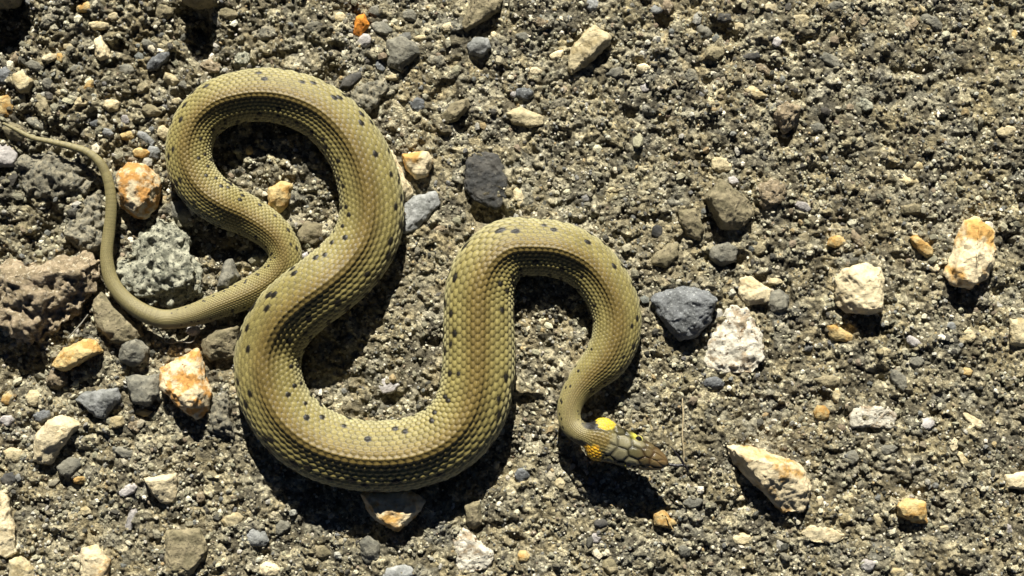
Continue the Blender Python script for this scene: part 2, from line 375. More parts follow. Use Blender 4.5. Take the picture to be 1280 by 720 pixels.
 (E(303,73,12,9,0),'L',8,'pebble','~pale greenish pebble'),
 (E(262,82,14,9,-10),'P',9,'pebble','~pinkish tan pebble'),
 (E(18,71,9,8,0),'P',9,'pebble','~small pinkish pebble'),
 (E(42,82,14,7,-15),'G',10,'pebble','~flat grey pebble'),
 (E(4,95,9,14,0),'B',10,'pebble','~blue-grey pebble cut by left edge'),
 (E(185,55,12,7,-30),'G',9,'pebble','~grey oblong pebble'),
 (E(140,20,8,6,30),'C',7,'pebble','~tiny cream chip'),
 (E(176,110,10,7,20),'T',8,'pebble','~dull tan pebble'),
 (E(160,215,4,5,0),'C',4,'pebble','~tiny cream grain'),
 (E(456,50,10,9,0),'V',10,'pebble','~lilac-grey pebble'),
 (E(477,34,15,9,-25),'G',9,'pebble','~pale grey slanting pebble'),
 (E(470,14,10,8,0),'G',8,'pebble','~grey pebble near top edge'),
 (E(475,82,8,8,0),'B',8,'pebble','~small bluish pebble'),
 (E(560,33,8,7,0),'W',6,'pebble','~small white pebble'),
 (E(617,42,4,5,0),'W',4,'pebble','~tiny white grain'),
 (E(525,46,9,4,5),'C',5,'pebble','~flat cream sliver'),
 (E(490,96,10,5,0),'C',8,'pebble','~cream flat-topped chip'),
 (E(438,100,20,8,32),'D',12,'pebble','~dark slanting pebble'),
 (E(522,130,10,10,0),'B',7,'pebble','~dark blue-grey round pebble'),
 (E(512,18,10,8,-20),'G',8,'pebble','~small grey pebble'),
 (E(424,20,8,7,0),'C',7,'pebble','~small pale pebble'),
 (E(190,190,10,10,0),'I',10,'pebble','~bluish round pebble'),
 (E(176,190,12,7,0),'Y',10,'pebble','~tan flat pebble'),
 (E(697,68,11,6,25),'W',7,'pebble','~white oblong pebble'),
 (E(805,85,10,7,5),'W',11,'pebble','~cream-white pebble with ochre rim'),
 (E(806,108,6,7,0),'V',5,'pebble','~small lilac-white pebble'),
 (E(656,116,12,9,0),'B',11,'pebble','~dark bluish pebble'),
 (E(642,117,5,6,0),'V',5,'pebble','~tiny pale pebble'),
 (E(945,116,16,8,-15),'C',8,'pebble','~cream angular chip'),
 (E(905,22,13,7,0),'D',8,'pebble','~dark brown pebble'),
 (E(880,38,14,8,-35),'G',9,'pebble','~slanting grey pebble'),
 (E(893,66,13,11,0),'T',15,'pebble','~tan knobbly pebble'),
 (E(924,33,7,6,0),'C',6,'pebble','~small cream chip'),
 (E(820,12,9,6,0),'I',7,'pebble','~small bluish-white chip'),
 (E(834,8,8,9,0),'P',10,'pebble','~small pinkish pebble'),
 (E(770,90,13,7,10),'G',7,'pebble','~flat grey pebble'),
 (E(940,70,13,5,5),'D',7,'pebble','~dark flat pebble'),
 (E(955,86,12,6,-30),'P',7,'pebble','~brownish slanting pebble'),
 (E(669,89,9,6,0),'W',6,'pebble','~small white pebble'),
 (E(654,46,10,7,-20),'G',8,'pebble','~slate-grey pebble'),
 (E(741,6,9,9,0),'I',7,'pebble','~pale bluish pebble'),
 (E(676,28,9,8,0),'P',7,'pebble','~pinkish grey pebble'),
 (E(964,9,9,7,0),'W',7,'pebble','~bright white pebble'),
 (E(971,52,7,7,0),'V',9,'pebble','~round lilac-white pebble'),
 (E(1045,8,11,7,0),'G',8,'pebble','~grey pebble near top edge'),
 (E(1165,27,16,9,-30),'G',9,'pebble','~smooth grey oval pebble'),
 (E(1269,43,4,9,-10),'Y',6,'pebble','~upright orange sliver'),
 (E(1237,38,5,4,0),'W',4,'pebble','~tiny white grain'),
 (E(1082,71,5,5,0),'W',4,'pebble','~tiny white square grain'),
 (E(1080,130,14,8,-20),'L',9,'pebble','~grey-green oval pebble'),
 (E(1147,11,11,6,0),'C',5,'pebble','~pale flat pebble'),
 (E(1258,165,13,9,0),'C',6,'pebble','~cream crumbly pebble'),
 (E(312,188,5,6,0),'Y',9,'pebble','~small golden pebble'),
 (E(385,320,11,7,10),'V',8,'pebble','~lilac-grey chip'),
 (E(496,210,6,6,0),'P',6,'pebble','~small reddish pebble'),
 (E(553,286,11,5,10),'P',5,'pebble','~flat pinkish chip'),
 (E(822,290,8,11,0),'D',8,'pebble','~dark greenish pebble'),
 (E(903,206,14,10,-20),'C',9,'pebble','~pale rounded pebble'),
 (E(917,226,8,6,-30),'V',8,'pebble','~small lilac-white pebble'),
 (E(951,264,8,6,0),'T',7,'pebble','~small tan pebble'),
 (E(950,311,11,9,0),'T',9,'pebble','~tan rounded pebble'),
 (E(648,246,7,14,10),'C',5,'pebble','~upright pale-yellow pebble'),
 (E(768,237,13,4,3),'C',4,'pebble','~long flat cream sliver'),
 (E(1168,334,9,7,0),'W',8,'pebble','~small white pebble'),
 (E(1047,302,13,8,18),'Y',10,'pebble','~yellow-tan pebble'),
 (E(1072,299,6,12,35),'P',7,'pebble','~narrow brown pebble'),
 (E(1137,226,13,6,0),'C',7,'pebble','~pale flat pebble'),
 (E(1148,207,8,6,0),'C',5,'pebble','~small pale chip'),
 (E(1140,262,17,9,0),'T',10,'pebble','~low tan pebble'),
 (E(970,351,11,5,0),'C',6,'pebble','~flat yellowish chip'),
 (E(1005,300,9,12,0),'T',6,'pebble','~upright dull pebble'),
 (E(1004,258,11,7,-10),'V',7,'pebble','~pinkish white pebble'),
 (E(1060,209,6,5,0),'G',5,'pebble','~small grey grain in a dark pit'),
 (E(70,476,16,14,0),'P',17,'stone','~reddish brown rounded stone'),
 (E(240,413,10,7,10),'V',8,'pebble','~lilac pebble'),
 (E(145,528,12,9,5),'C',12,'pebble','~cream-yellow pebble'),
 (E(169,533,9,9,0),'P',9,'pebble','~reddish pebble'),
 (E(41,498,10,12,0),'C',11,'pebble','~olive-white pebble'),
 (E(50,520,13,9,20),'B',10,'pebble','~dark slate pebble'),
 (E(178,516,12,5,0),'Y',6,'pebble','~flat ochre chip'),
 (E(8,500,11,8,-20),'Y',9,'pebble','~brownish pebble'),
 (E(6,526,10,8,0),'V',8,'pebble','~pale lilac pebble'),
 (E(485,482,15,11,0),'V',9,'pebble','~pale grey lump'),
 (E(893,479,13,9,0),'B',11,'pebble','~blue-grey round pebble'),
 (E(865,484,5,5,0),'C',6,'pebble','~small cream grain'),
 (E(676,402,8,5,40),'W',5,'pebble','~small white chip'),
 (E(1142,427,15,6,-38),'V',8,'pebble','~long lilac-white pebble'),
 (E(1105,440,9,7,0),'C',6,'pebble','~small cream pebble'),
 (E(1124,474,9,18,38),'G',8,'pebble','~long slanting grey pebble'),
 (E(1210,466,8,6,0),'Y',8,'pebble','~small yellow pebble'),
 (E(1047,495,5,11,0),'C',9,'pebble','~narrow upright cream chip'),
 (E(1028,517,10,12,0),'Y',12,'pebble','~orange-brown pebble'),
 (E(1217,526,17,6,-38),'W',6,'pebble','~long white sliver'),
 (E(1036,478,18,10,0),'T',10,'pebble','~olive humped pebble'),
 (E(1146,452,11,8,0),'G',8,'pebble','~small grey pebble'),
 (E(1208,420,14,9,0),'C',5,'pebble','~pale flat pebble'),
 (E(1190,408,8,6,-30),'I',5,'pebble','~small bluish chip'),
 (E(250,622,7,8,0),'P',9,'pebble','~small pink-brown pebble'),
 (E(160,612,13,7,28),'V',8,'pebble','~lilac-white slanting pebble'),
 (E(163,650,6,17,-20),'V',7,'pebble','~narrow upright whitish pebble'),
 (E(318,671,20,12,-10),'I',8,'pebble','~broad bluish pebble'),
 (E(290,650,15,10,10),'C',9,'pebble','~pale olive pebble'),
 (E(85,584,17,13,20),'G',11,'pebble','~dark grey rounded pebble'),
 (E(155,566,13,8,-20),'G',8,'pebble','~grey flat pebble'),
 (E(100,600,12,6,10),'Y',7,'pebble','~brown-gold chip'),
 (E(15,570,14,10,0),'C',8,'pebble','~pale rounded pebble'),
 (E(10,600,11,9,0),'D',8,'pebble','~dark rounded pebble'),
 (E(105,640,8,7,40),'C',7,'pebble','~small pale chip'),
 (E(335,713,14,10,0),'W',11,'pebble','~white pebble cut by bottom edge'),
 (E(500,716,22,10,5),'I',10,'pebble','~pale bluish pebble cut by bottom edge'),
 (E(620,582,5,6,0),'C',5,'pebble','~tiny pale grain'),
 (E(655,696,9,9,0),'Y',11,'pebble','~small ochre pebble'),
 (E(763,708,12,10,-40),'T',10,'pebble','~tan oblong pebble'),
 (E(653,595,10,11,0),'B',11,'pebble','~dark bluish pebble'),
 (E(924,623,11,4,0),'W',5,'pebble','~flat white sliver'),
 (E(866,629,13,7,8),'G',9,'pebble','~small grey pebble'),
 (E(930,674,14,9,10),'C',6,'pebble','~low cream pebble'),
 (E(856,690,9,9,0),'G',10,'pebble','~round grey pebble'),
 (E(743,673,9,7,0),'V',6,'pebble','~pale lilac chip'),
 (E(752,655,11,7,0),'D',9,'pebble','~dark small pebble'),
 (E(1027,668,30,11,-8),'W',4,'stone','~low flat white stone'),
 (E(1085,707,10,10,0),'V',10,'pebble','~lilac-grey round pebble'),
 (E(1122,716,10,8,0),'C',9,'pebble','~cream pebble cut by bottom edge'),
 (E(1066,572,10,9,0),'G',9,'pebble','~blue-grey small pebble'),
 (E(1110,562,13,7,10),'G',8,'pebble','~dark grey flat pebble'),
 (E(1183,661,9,5,10),'C',6,'pebble','~olive-yellow chip'),
 (E(1261,662,5,7,0),'V',6,'pebble','~small white upright chip'),
 (E(1026,626,5,7,0),'W',6,'pebble','~small white upright chip'),
 (E(1098,650,6,11,20),'C',5,'pebble','~narrow cream chip'),
 (E(1205,576,5,14,30),'C',5,'pebble','~slanting cream sliver'),
 (E(1193,556,6,9,0),'W',5,'pebble','~small white chip'),
 (E(1160,530,10,9,0),'V',9,'pebble','~small lilac-grey pebble'),
 (E(350,660,12,9,20),'G',7,'pebble','~low grey pebble'),
 (E(400,690,14,8,-15),'T',7,'pebble','~low tan pebble'),
 (E(545,600,5,4,0),'C',4,'pebble','~tiny cream grain'),
 (E(700,605,7,8,10),'C',7,'pebble','~small pale pebble'),
 (E(1000,25,13,8,0),'C',6,'pebble','~low cream pebble'),
 (E(1075,24,13,8,-15),'P',6,'pebble','~low pinkish pebble'),
 (E(1140,30,10,9,0),'P',6,'pebble','~small brownish pebble'),
 (E(1040,75,20,8,-30),'G',7,'pebble','~long grey-green pebble'),
 (E(1020,160,12,7,0),'G',7,'pebble','~small grey pebble'),
 (E(860,95,14,10,0),'A',6,'pebble','~low crumbly pebble'),
 (E(700,130,16,9,20),'A',6,'pebble','~low crumbly pebble'),
 (E(545,75,13,9,0),'A',8,'pebble','~low crumbly pebble'),
 (E(390,35,13,10,20),'A',8,'pebble','~low crumbly pebble'),
 (E(330,40,15,10,0),'A',8,'pebble','~crumbly grey pebble'),
 (E(284,17,12,9,0),'T',11,'pebble','~olive-brown pebble'),
 (E(60,25,15,9,30),'A',9,'pebble','~crumbly grey pebble'),
 (E(95,85,9,6,0),'G',8,'pebble','~small grey pebble'),
 (E(230,105,9,7,0),'G',8,'pebble','~small grey pebble'),
]
LAND = {
 'the pale oblong slab': (737,62), 'the shield-shaped grey stone': (504,66), 'the vivid orange chip': (449,31),
 'the brightest white pebble': (125,60), 'the cream-tan angular pebble': (28,102), 'the tail tip': (8,158),
 'the top of the upper coil': (320,90), 'the rust-patched round stone': (172,239), 'the lichen-speckled rock': (200,330),
 'the closed coil': (330,215), 'the orange-cream pebble': (521,205), 'the charcoal rock': (607,230),
 'the chunky olive-yellow stone': (911,258), 'the blue-grey slate': (857,390), 'the large flat white quartz': (920,425),
 'the cube-like cream stone': (1075,362), 'the orange-white wedge': (1215,320), 'the angular orange-stained rock': (232,480),
 'the orange-brown slab': (95,445), 'the square notched stone': (178,488), 'the tapering cream-white stone': (68,550),
 'the folded-looking stone': (203,610), 'the rock under the lower bend': (490,638), 'the snake head': (790,560),
 'the long orange-white rock': (965,600), 'the ochre triangular pebble': (1142,640), 'the crumbly cream patch': (1092,520),
 'the orange elongated chip': (1050,417), 'the pointed pinkish stone': (984,146), 'the grey oval pebble': (1165,27),
 'the yellow-tan flat stone': (657,147), 'the striped upright stone': (592,643), 'the bluish pebble with square shadow': (598,57),
 'the top right corner': (1280,0), 'the tan bean-shaped pebble': (1153,308), 'the upper end of the second bend': (690,278),
}
def where(x, y, rank=0):
    d = sorted((math.hypot(x - a, y - b), n, a, b) for n, (a, b) in LAND.items())
    d = [q for q in d if q[0] > 6]
    dist, n, a, b = d[rank]
    ang = math.degrees(math.atan2(-(y - b), x - a)) % 360
    w = ['right of', 'above and right of', 'above', 'above and left of', 'left of', 'below and left of', 'below', 'below and right of'][int((ang + 22.5) // 45) % 8]
    return ('just ' if dist < 34 else '') + w + ' ' + n

def hull_rock(name, pts, h, mat, seed):
    rr = random.Random(seed)
    cx = sum(p[0] for p in pts) / len(pts); cy = sum(p[1] for p in pts) / len(pts)
    rad = sum(math.hypot(p[0] - cx, p[1] - cy) for p in pts) / len(pts)
    ox, oy, _ = W(cx, cy, 0.35 * h)
    tx, ty = rr.uniform(-.22, .22), rr.uniform(-.25, .12)
    h = h * (.9 if rad > 17 else .75)
    bm = bmesh.new()
    def add(fx, fy, z):
        bm.verts.new((fx * S, -fy * S, z * S))
    for (x, y) in pts:
        dx, dy = x - cx, y - cy
        add(dx, dy, h * rr.uniform(.12, .42)); add(dx * .97, dy * .97, -.1 * h); add(dx * .8, dy * .8, -.45 * h - 2)
        k = rr.uniform(.55, .86)
        add(dx * k, dy * k, h * (rr.uniform(.70, .92) + tx * dx / rad + ty * dy / rad))
    for _ in range(4):
        a = rr.uniform(0, 6.28); k = rr.uniform(0, .4)
        dx, dy = rad * k * math.cos(a), rad * k * math.sin(a)
        add(dx, dy, h * (rr.uniform(.88, 1.02) + tx * dx / rad + ty * dy / rad))
    r = bmesh.ops.convex_hull(bm, input=bm.verts)
    bmesh.ops.delete(bm, geom=[g for g in r['geom_interior'] if isinstance(g, bmesh.types.BMVert)], context='VERTS')
    bmesh.ops.delete(bm, geom=[v for v in bm.verts if not v.link_faces], context='VERTS')
    bmesh.ops.dissolve_limit(bm, angle_limit=math.radians(9), verts=bm.verts, edges=bm.edges)
    bmesh.ops.bevel(bm, geom=list(bm.edges), offset=min(.05 * rad, 1.1) * S, segments=1, affect='EDGES', profile=.5)
    bmesh.ops.triangulate(bm, faces=bm.faces)
    target = (3.2 if rad > 14 else 2.4) * S
    for it in range(4):
        ed = [e for e in bm.edges if e.calc_length() > target]
        if not ed: break
        bmesh.ops.subdivide_edges(bm, edges=ed, cuts=1)
        bmesh.ops.triangulate(bm, faces=[f for f in bm.faces if len(f.verts) > 3])
    bm.normal_update()
    off = Vector((seed * 3.1, seed * 1.7, 0)); R = rad * S
    amp = .14 if mat in 'ALP' else (.085 if mat == 'Q' else .07)
    mv = []
    for v in bm.verts:
        p = v.co / R
        n = noise.noise(p * 1.6 + off) * amp * 1.1 + noise.noise(p * 4 + off) * amp * .8 + noise.noise(p * 9 + off) * amp * .6 + noise.noise(p * 20 + off) * amp * .3
        if mat in 'ALP': n -= (.055 if mat == 'P' else .10) * max(0, abs(noise.noise((Vector((p.x * 1.2, p.y * 5 + p.x * 1.5, p.z * 4)) if mat == 'P' else p * 3) + off * 2)) * 2.4 - .55)
        mv.append(v.co + v.normal * n * R)
    for v, c in zip(bm.verts, mv): v.co = c
    me = bpy.data.meshes.new(name); bm.to_mesh(me); bm.free()
    me.polygons.foreach_set('use_smooth', [True] * len(me.polygons))
    o = link(name, me, MATS[mat], loc=(ox, oy, 0))
    return o, cx, cy, rad

def ell(cx, cy, rx, ry, ang, seed):
    rr = random.Random(seed); n = rr.choice((6, 7, 8)); a0 = rr.uniform(0, 6.28); out = []
    c, s = math.cos(math.radians(ang)), math.sin(math.radians(ang))
    for k in range(n):
        a = a0 + 2 * math.pi * (k + rr.uniform(-.25, .25)) / n; q = rr.uniform(.88, 1.12)
        x, y = rx * q * math.cos(a), ry * q * math.sin(a)
        out.append((cx + x * c + y * s, cy - x * s + y * c))
    return out

used = set(); SDISC = []
for i, (shape, mt, h, nm, lab) in enumerate(STONES):
    pts = shape if isinstance(shape, list) else ell(*shape, seed=i + 5)
    ex = sum(p[0] for p in pts) / len(pts); ey = sum(p[1] for p in pts) / len(pts)
    g0 = float(gheight(np.array([ex]), np.array([ey]))[0])
    o, cx, cy, rad = hull_rock(nm, pts, h, mt, i + 5)
    aa = np.linspace(0, 2 * math.pi, 9)[:-1]
    gm = float(np.mean(gheight(cx + .8 * rad * np.cos(aa), cy + .8 * rad * np.sin(aa))))
    o.location.z = max(min(gm, 7), -7) * (0.9 if rad < 17 else .5) * S - (1.5 * S if rad < 17 else 0)
    if lab[0] == '~':
        base = lab[1:]
        for rank in range(4):
            lab = base + ' ' + where(cx, cy, rank)
            if lab not in used: break
        else: print('DUP', lab)
    used.add(lab); tag(o, lab, nm, 'loose stones and pebbles on the asphalt')
    SDISC.append((cx, cy, rad))
SDISC = np.array(SDISC)

# ------------------------------------------------------------------ gravel and grit (too many to count)
def grit(name, n, rmin, rmax, power, xr, yr, dens, lift, seed):
    r = np.random.default_rng(seed)
    x = r.uniform(xr[0], xr[1], n * 3); y = r.uniform(yr[0], yr[1], n * 3)
    keep = r.random(n * 3) < dens(x, y)
    x, y = x[keep][:n], y[keep][:n]
    rad = rmin + (rmax - rmin) * r.random(len(x)) ** power
    for (cx, cy, sr) in SDISC:
        q = np.hypot(x - cx, y - cy) < sr * .62
        x, y, rad = x[~q], y[~q], rad[~q]
    n = len(x)
    t = (1 + 5 ** .5) / 2
    ico = np.array([(-1, t, 0), (1, t, 0), (-1, -t, 0), (1, -t, 0), (0, -1, t), (0, 1, t), (0, -1, -t), (0, 1, -t),
                    (t, 0, -1), (t, 0, 1), (-t, 0, -1), (-t, 0, 1)]) / math.sqrt(1 + t * t)
    fc = np.array([(0,11,5),(0,5,1),(0,1,7),(0,7,10),(0,10,11),(1,5,9),(5,11,4),(11,10,2),(10,7,6),(7,1,8),
                   (3,9,4),(3,4,2),(3,2,6),(3,6,8),(3,8,9),(4,9,5),(2,4,11),(6,2,10),(8,6,7),(9,8,1)])
    # random rotation per grain
    q = r.normal(size=(n, 4)); q /= np.linalg.norm(q, axis=1, keepdims=True)
    w, a, b, c = q.T
    R = np.stack([1-2*(b*b+c*c), 2*(a*b-c*w), 2*(a*c+b*w), 2*(a*b+c*w), 1-2*(a*a+c*c), 2*(b*c-a*w),
                  2*(a*c-b*w), 2*(b*c+a*w), 1-2*(a*a+b*b)], -1).reshape(n, 3, 3)
    v = np.repeat(ico[None], n, 0) * r.uniform(.72, 1.22, (n, 12, 1))
    v[:, :, 0] *= r.uniform(.8, 1.5, (n, 1)); v[:, :, 1] *= r.uniform(.6, 1.0, (n, 1))
    v = np.einsum('nij,nkj->nki', R, v) * rad[:, None, None]
    v[:, :, 2] *= .75
    z = gheight(x, y) + rad * r.uniform(lift[0], lift[1], n)
    v[:, :, 0] += x[:, None] ; v[:, :, 1] += y[:, None]; v[:, :, 2] += z[:, None]
    v = v.reshape(-1, 3)
    v = np.stack([(v[:, 0] - 640) * S, (360 - v[:, 1]) * S, v[:, 2] * S], -1)
    f = (fc[None] + (np.arange(n) * 12)[:, None, None]).reshape(-1, 3)
    pal = np.array([(.20,.185,.13), (.31,.285,.195), (.48,.445,.32), (.08,.075,.06), (.62,.58,.46), (.16,.16,.145), (.33,.25,.13), (.22,.175,.12), (.36,.345,.29)])
    pr = np.array([.25, .24, .17, .12, .055, .06, .015, .04, .05])
    ci = r.choice(len(pal), n, p=pr / pr.sum())
    col = pal[ci] * r.uniform(.75, 1.25, (n, 1)) * (1 + r.uniform(-.025, .025, (n, 3)))
    me = np_mesh(name, v, f, smooth=False); vcol(me, 'tint', np.repeat(col, 12, 0))
    o = link(name, me, GRIT_MAT); o['kind'] = 'stuff'
    return o
GRIT_MAT = attr_mat('mixed_grit', 0.85, 1300, 0.0006)
def left_up(x, y): return np.clip(.18 + .82 * np.clip((330 - x) / 260, 0, 1) * np.clip((640 - y) / 260, .15, 1) + .10 * (vnoise(x, y, 60, 7)), 0, 1)
grit('gravel', 1900, 2.6, 7.0, 2.0, (-80, 1360), (-80, 800), left_up, (-.25, .35), 3)
grit('coarse_grit', 12000, 1.9, 4.2, 1.7, (-80, 1360), (-80, 800), lambda x, y: np.clip(.5 + 1.2 * vnoise(x, y, 45, 8), 0.08, 1), (-.4, .2), 4)
grit('fine_grit', 30000, 1.0, 2.3, 1.2, (-80, 1360), (-80, 800), lambda x, y: np.clip(.6 + .8 * vnoise(x, y, 25, 9), .1, 1), (-.35, .35), 5)

# ------------------------------------------------------------------ snake
# centre line: x, y (photo px), full width px, z of belly px
PATH = [(4, 154, 3, 19), (20, 162, 5, 18), (40, 172, 6.5, 18), (62, 177, 7.5, 17), (88, 183, 9, 16), (110, 191, 10.5, 15), (127, 207, 12, 14), (136, 230, 13, 13), (139, 258, 14, 12), (136, 290, 15, 11), (133, 322, 16.5, 12), (139, 350, 18, 13), (156, 374, 19.5, 14), (180, 391, 21.5, 14), (208, 399, 24, 12), (240, 394, 28, 9), (272, 382, 33, 6), (300, 371, 37, 3), (325, 359, 39, 1), (345, 344, 40, 1), (356, 324, 41, 1), (350, 303, 43, 1), (333, 285, 47, 1), (308, 269, 51, 2), (280, 256, 55, 9), (255, 238, 57, 10), (238, 212, 58, 10), (235, 183, 59, 9), (246, 153, 61, 8), (270, 131, 64, 8), (300, 121, 65, 8), (332, 118, 67, 8), (365, 123, 69, 8), (398, 137, 71, 8), (425, 160, 74, 7), (446, 190, 76, 7), (459, 225, 78, 7), (464, 262, 79, 7), (457, 298, 80, 9), (436, 330, 82, 14), (408, 355, 84, 20), (378, 377, 85, 18), (352, 402, 85, 12), (336, 434, 84, 5), (333, 466, 84, 6), (342, 500, 85, 6), (364, 531, 87, 6), (398, 555, 89, 6), (440, 568, 90, 7), (484, 571, 91, 7), (527, 564, 91, 6), (562, 546, 91, 6), (586, 516, 91, 5), (596, 480, 90, 5), (598, 440, 89, 5), (598, 400, 88, 5), (600, 362, 86, 5), (612, 332, 82, 5), (636, 312, 76, 5), (668, 309, 70, 5), (702, 313, 69, 5), (734, 329, 67, 2), (757, 356, 65, 3), (770, 388, 63, 4), (770, 420, 61, 6), (757, 449, 56, 8.3), (737, 470, 45, 12.1), (721, 489, 36, 16.6), (712, 509, 31, 21.2), (713, 528, 28, 25.8), (723, 539.5, 28, 30), (734, 544, 32, 31), (742, 546.5, 48, 31), (750, 549, 54, 31), (758, 552, 51, 31), (768, 556, 46, 30), (780, 560, 45, 29), (792, 564.5, 42, 29.5), (804, 569, 37, 30.5), (814, 573, 32, 32), (822, 576, 26, 33.5), (828, 578, 20, 35), (831, 579, 15, 36)]
P = np.array(PATH, float)
def catmull(P, sub=24):
    Q = np.vstack([2 * P[0] - P[1], P, 2 * P[-1] - P[-2]]); out = []
    t = np.linspace(0, 1, sub, endpoint=False)[:, None]
    for i in range(1, len(Q) - 2):
        a, b, c, d = Q[i-1], Q[i], Q[i+1], Q[i+2]
        out.append(.5 * (2*b + (c-a)*t + (2*a-5*b+4*c-d)*t*t + (3*b-a-3*c+d)*t**3))
    out.append(P[-1:]); return np.vstack(out)
Q = catmull(P)
HEAD0 = 740.0
def resample(Q):
    d = np.r_[0, np.cumsum(np.linalg.norm(np.diff(Q[:, :2], axis=0), axis=1))]
    R = Q[:, 2] / 2
    step = np.clip(R * .028, .65, 1.2)
    # integrate density
    dens = np.r_[0, np.cumsum(np.diff(d) / (.5 * (step[1:] + step[:-1])))]
    n = int(dens[-1]); t = np.interp(np.linspace(0, dens[-1], n), dens, d)
    return np.stack([np.interp(t, d, Q[:, k]) for k in range(4)], -1), t
C, ARC = resample(Q)
# light smoothing of centre line
for _ in range(3):
    C[1:-1, :2] = .25 * C[:-2, :2] + .5 * C[1:-1, :2] + .25 * C[2:, :2]
NR = len(C)
ht_scale = .86
belly = C[:, 3]; Rr = C[:, 2] / 2
hb = np.clip((ARC - ARC[-1] + 140) / 30, 0, 1)
zc = belly + .72 * (Rr * (1 - hb) + hb * np.minimum(Rr, 20)) * ht_scale
zc[6:-6] = np.convolve(zc, np.ones(13) / 13, 'valid')
k = (CAM_H - zc * S) / CAM_H
Xc = (C[:, 0] - 640) * S * k; Yc = (360 - C[:, 1]) * S * k; Rm = Rr * S * k
T = np.gradient(np.stack([Xc, Yc], -1), axis=0); T /= np.linalg.norm(T, axis=1, keepdims=True)
ker = np.ones(9) / 9
for q in (0, 1): T[4:-4, q] = np.convolve(T[:, q], ker, 'valid')
T /= np.linalg.norm(T, axis=1, keepdims=True)
Sd = np.stack([T[:, 1], -T[:, 0]], -1)            # side vector (right of travel)
# section: half profile, ridge -> flank -> belly
def dense(pr):
    pr = np.array(pr, float); D = catmull(pr, 30)
    s = np.r_[0, np.cumsum(np.linalg.norm(np.diff(D, axis=0), axis=1))]; return D, s
RIDGE = [(0, .875), (.11, .84), (.26, .715), (.46, .565), (.68, .415), (.87, .20), (.985, -.06), (.985, -.32), (.86, -.56), (.58, -.70), (.25, -.73), (0, -.73)]
ROUND = [(0, .80), (.16, .785), (.36, .71), (.56, .59), (.75, .41), (.91, .19), (.985, -.05), (.97, -.30), (.84, -.54), (.58, -.69), (.25, -.73), (0, -.73)]
NROW = 23; PER = 6
dors = NROW * PER + 1
def half_samples(pr):
    D, s = dense(pr)
    # dorsal part ends where the flank turns under
    iz = np.argmax((D[:, 1] < -.50)); sd = s[iz]
    a = np.linspace(0, sd, dors // 2 + 1)
    b = np.linspace(sd, s[-1], 9)[1:]
    t = np.r_[a, b]
    return np.stack([np.interp(t, s, D[:, 0]), np.interp(t, s, D[:, 1])], -1)
HR, HO = half_samples(RIDGE), half_samples(ROUND)
def full(H):                                       # left ... top ... right ... belly
    L = H.copy(); L[:, 0] *= -1
    return np.vstack([L[::-1][1:], H[1:]])         # from belly-left up over the top to just before belly centre
FR, FO = full(HR), full(HO)
NA = len(FR)
jj = np.arange(NA); top = HR.shape[0] - 2
rowc = (jj - top) / PER                            # signed row coordinate, 0 = spine
isd = np.abs(rowc) <= NROW / 2 + .01
x_img = C[:, 0]
arcL = ARC
head_t = np.clip((arcL - (arcL[-1] - 92)) / 92, 0, 1)          # 0..1 along the head
tail_t = np.clip((Rr - 12) / 20, 0, 1)
neck_f = np.clip((arcL[-1] - 190 - arcL) / 120, 0, 1)
rf = (tail_t * neck_f)[:, None]
sx = FR[:, 0][None] * rf + FO[:, 0][None] * (1 - rf)
sz = (FR[:, 1][None] * rf + FO[:, 1][None] * (1 - rf)) * ht_scale
# head: flatter
hf = np.clip((arcL - (arcL[-1] - 80)) / 30, 0, 1)[:, None]
sz = sz * (1 - .12 * hf)
# scale relief
Ls = np.maximum(Rr * .215, 1.2)
phase = np.r_[0, np.cumsum(np.diff(arcL) / (.5 * (Ls[1:] + Ls[:-1])))]
A = np.repeat(phase[:, None], NA, 1); B = np.repeat(rowc[None], NR, 0)
A = A + .22 * np.abs(B) * 0.0
best = np.full(A.shape, -1.0); bi = np.zeros(A.shape, int); br = np.zeros(A.shape, int); keel = np.zeros(A.shape)
edge = np.zeros(A.shape)
r0 = np.round(B).astype(int)
for dr in (-1, 0, 1):
    rr_ = r0 + dr
    offs = .5 * (np.abs(rr_) % 2)
    i0 = np.floor(A - offs).astype(int)
    for di in (0, 1):
        ii = i0 + di
        da = A - (ii + offs); db = B - rr_
        m = 1 - (np.abs(da) / .86) ** 1.7 - (np.abs(db) / .80) ** 1.9
        # the body is listed tail to head, so the free rear edge of a scale is at negative da
        hgt = np.where(m > 0, np.sqrt(np.clip(m, 0, 1)) * (.72 - .42 * da), -.0)
        up = hgt > best
        best = np.where(up, hgt, best); bi = np.where(up, ii, bi); br = np.where(up, rr_, br)
        keel = np.where(up, np.exp(-(db / .13) ** 2) * np.clip(m, 0, 1), keel)
        edge = np.where(up, m, edge)
body_w = isd[None] * np.clip((NROW / 2 - np.abs(B)) * 1.2 + .2, .25, 1)
hd = head_t[:, None]
scl = np.where(isd[None], 1.0, 0.0) * (1 - np.clip((hd - .17) * 12, 0, 1))
relief = (np.clip(best, 0, 1.2) - .62) * (.088 + .045 * np.clip((np.abs(B) - 4.5) / 3, 0, 1)) + keel * .018 * np.clip(1 - np.abs(B) / 9, 0, 1)
relief = relief * scl
# belly plates
pl = (phase * .5) % 1.0
relief = relief + np.where(isd, 0, 1)[None] * (pl[:, None] - .5) * .03
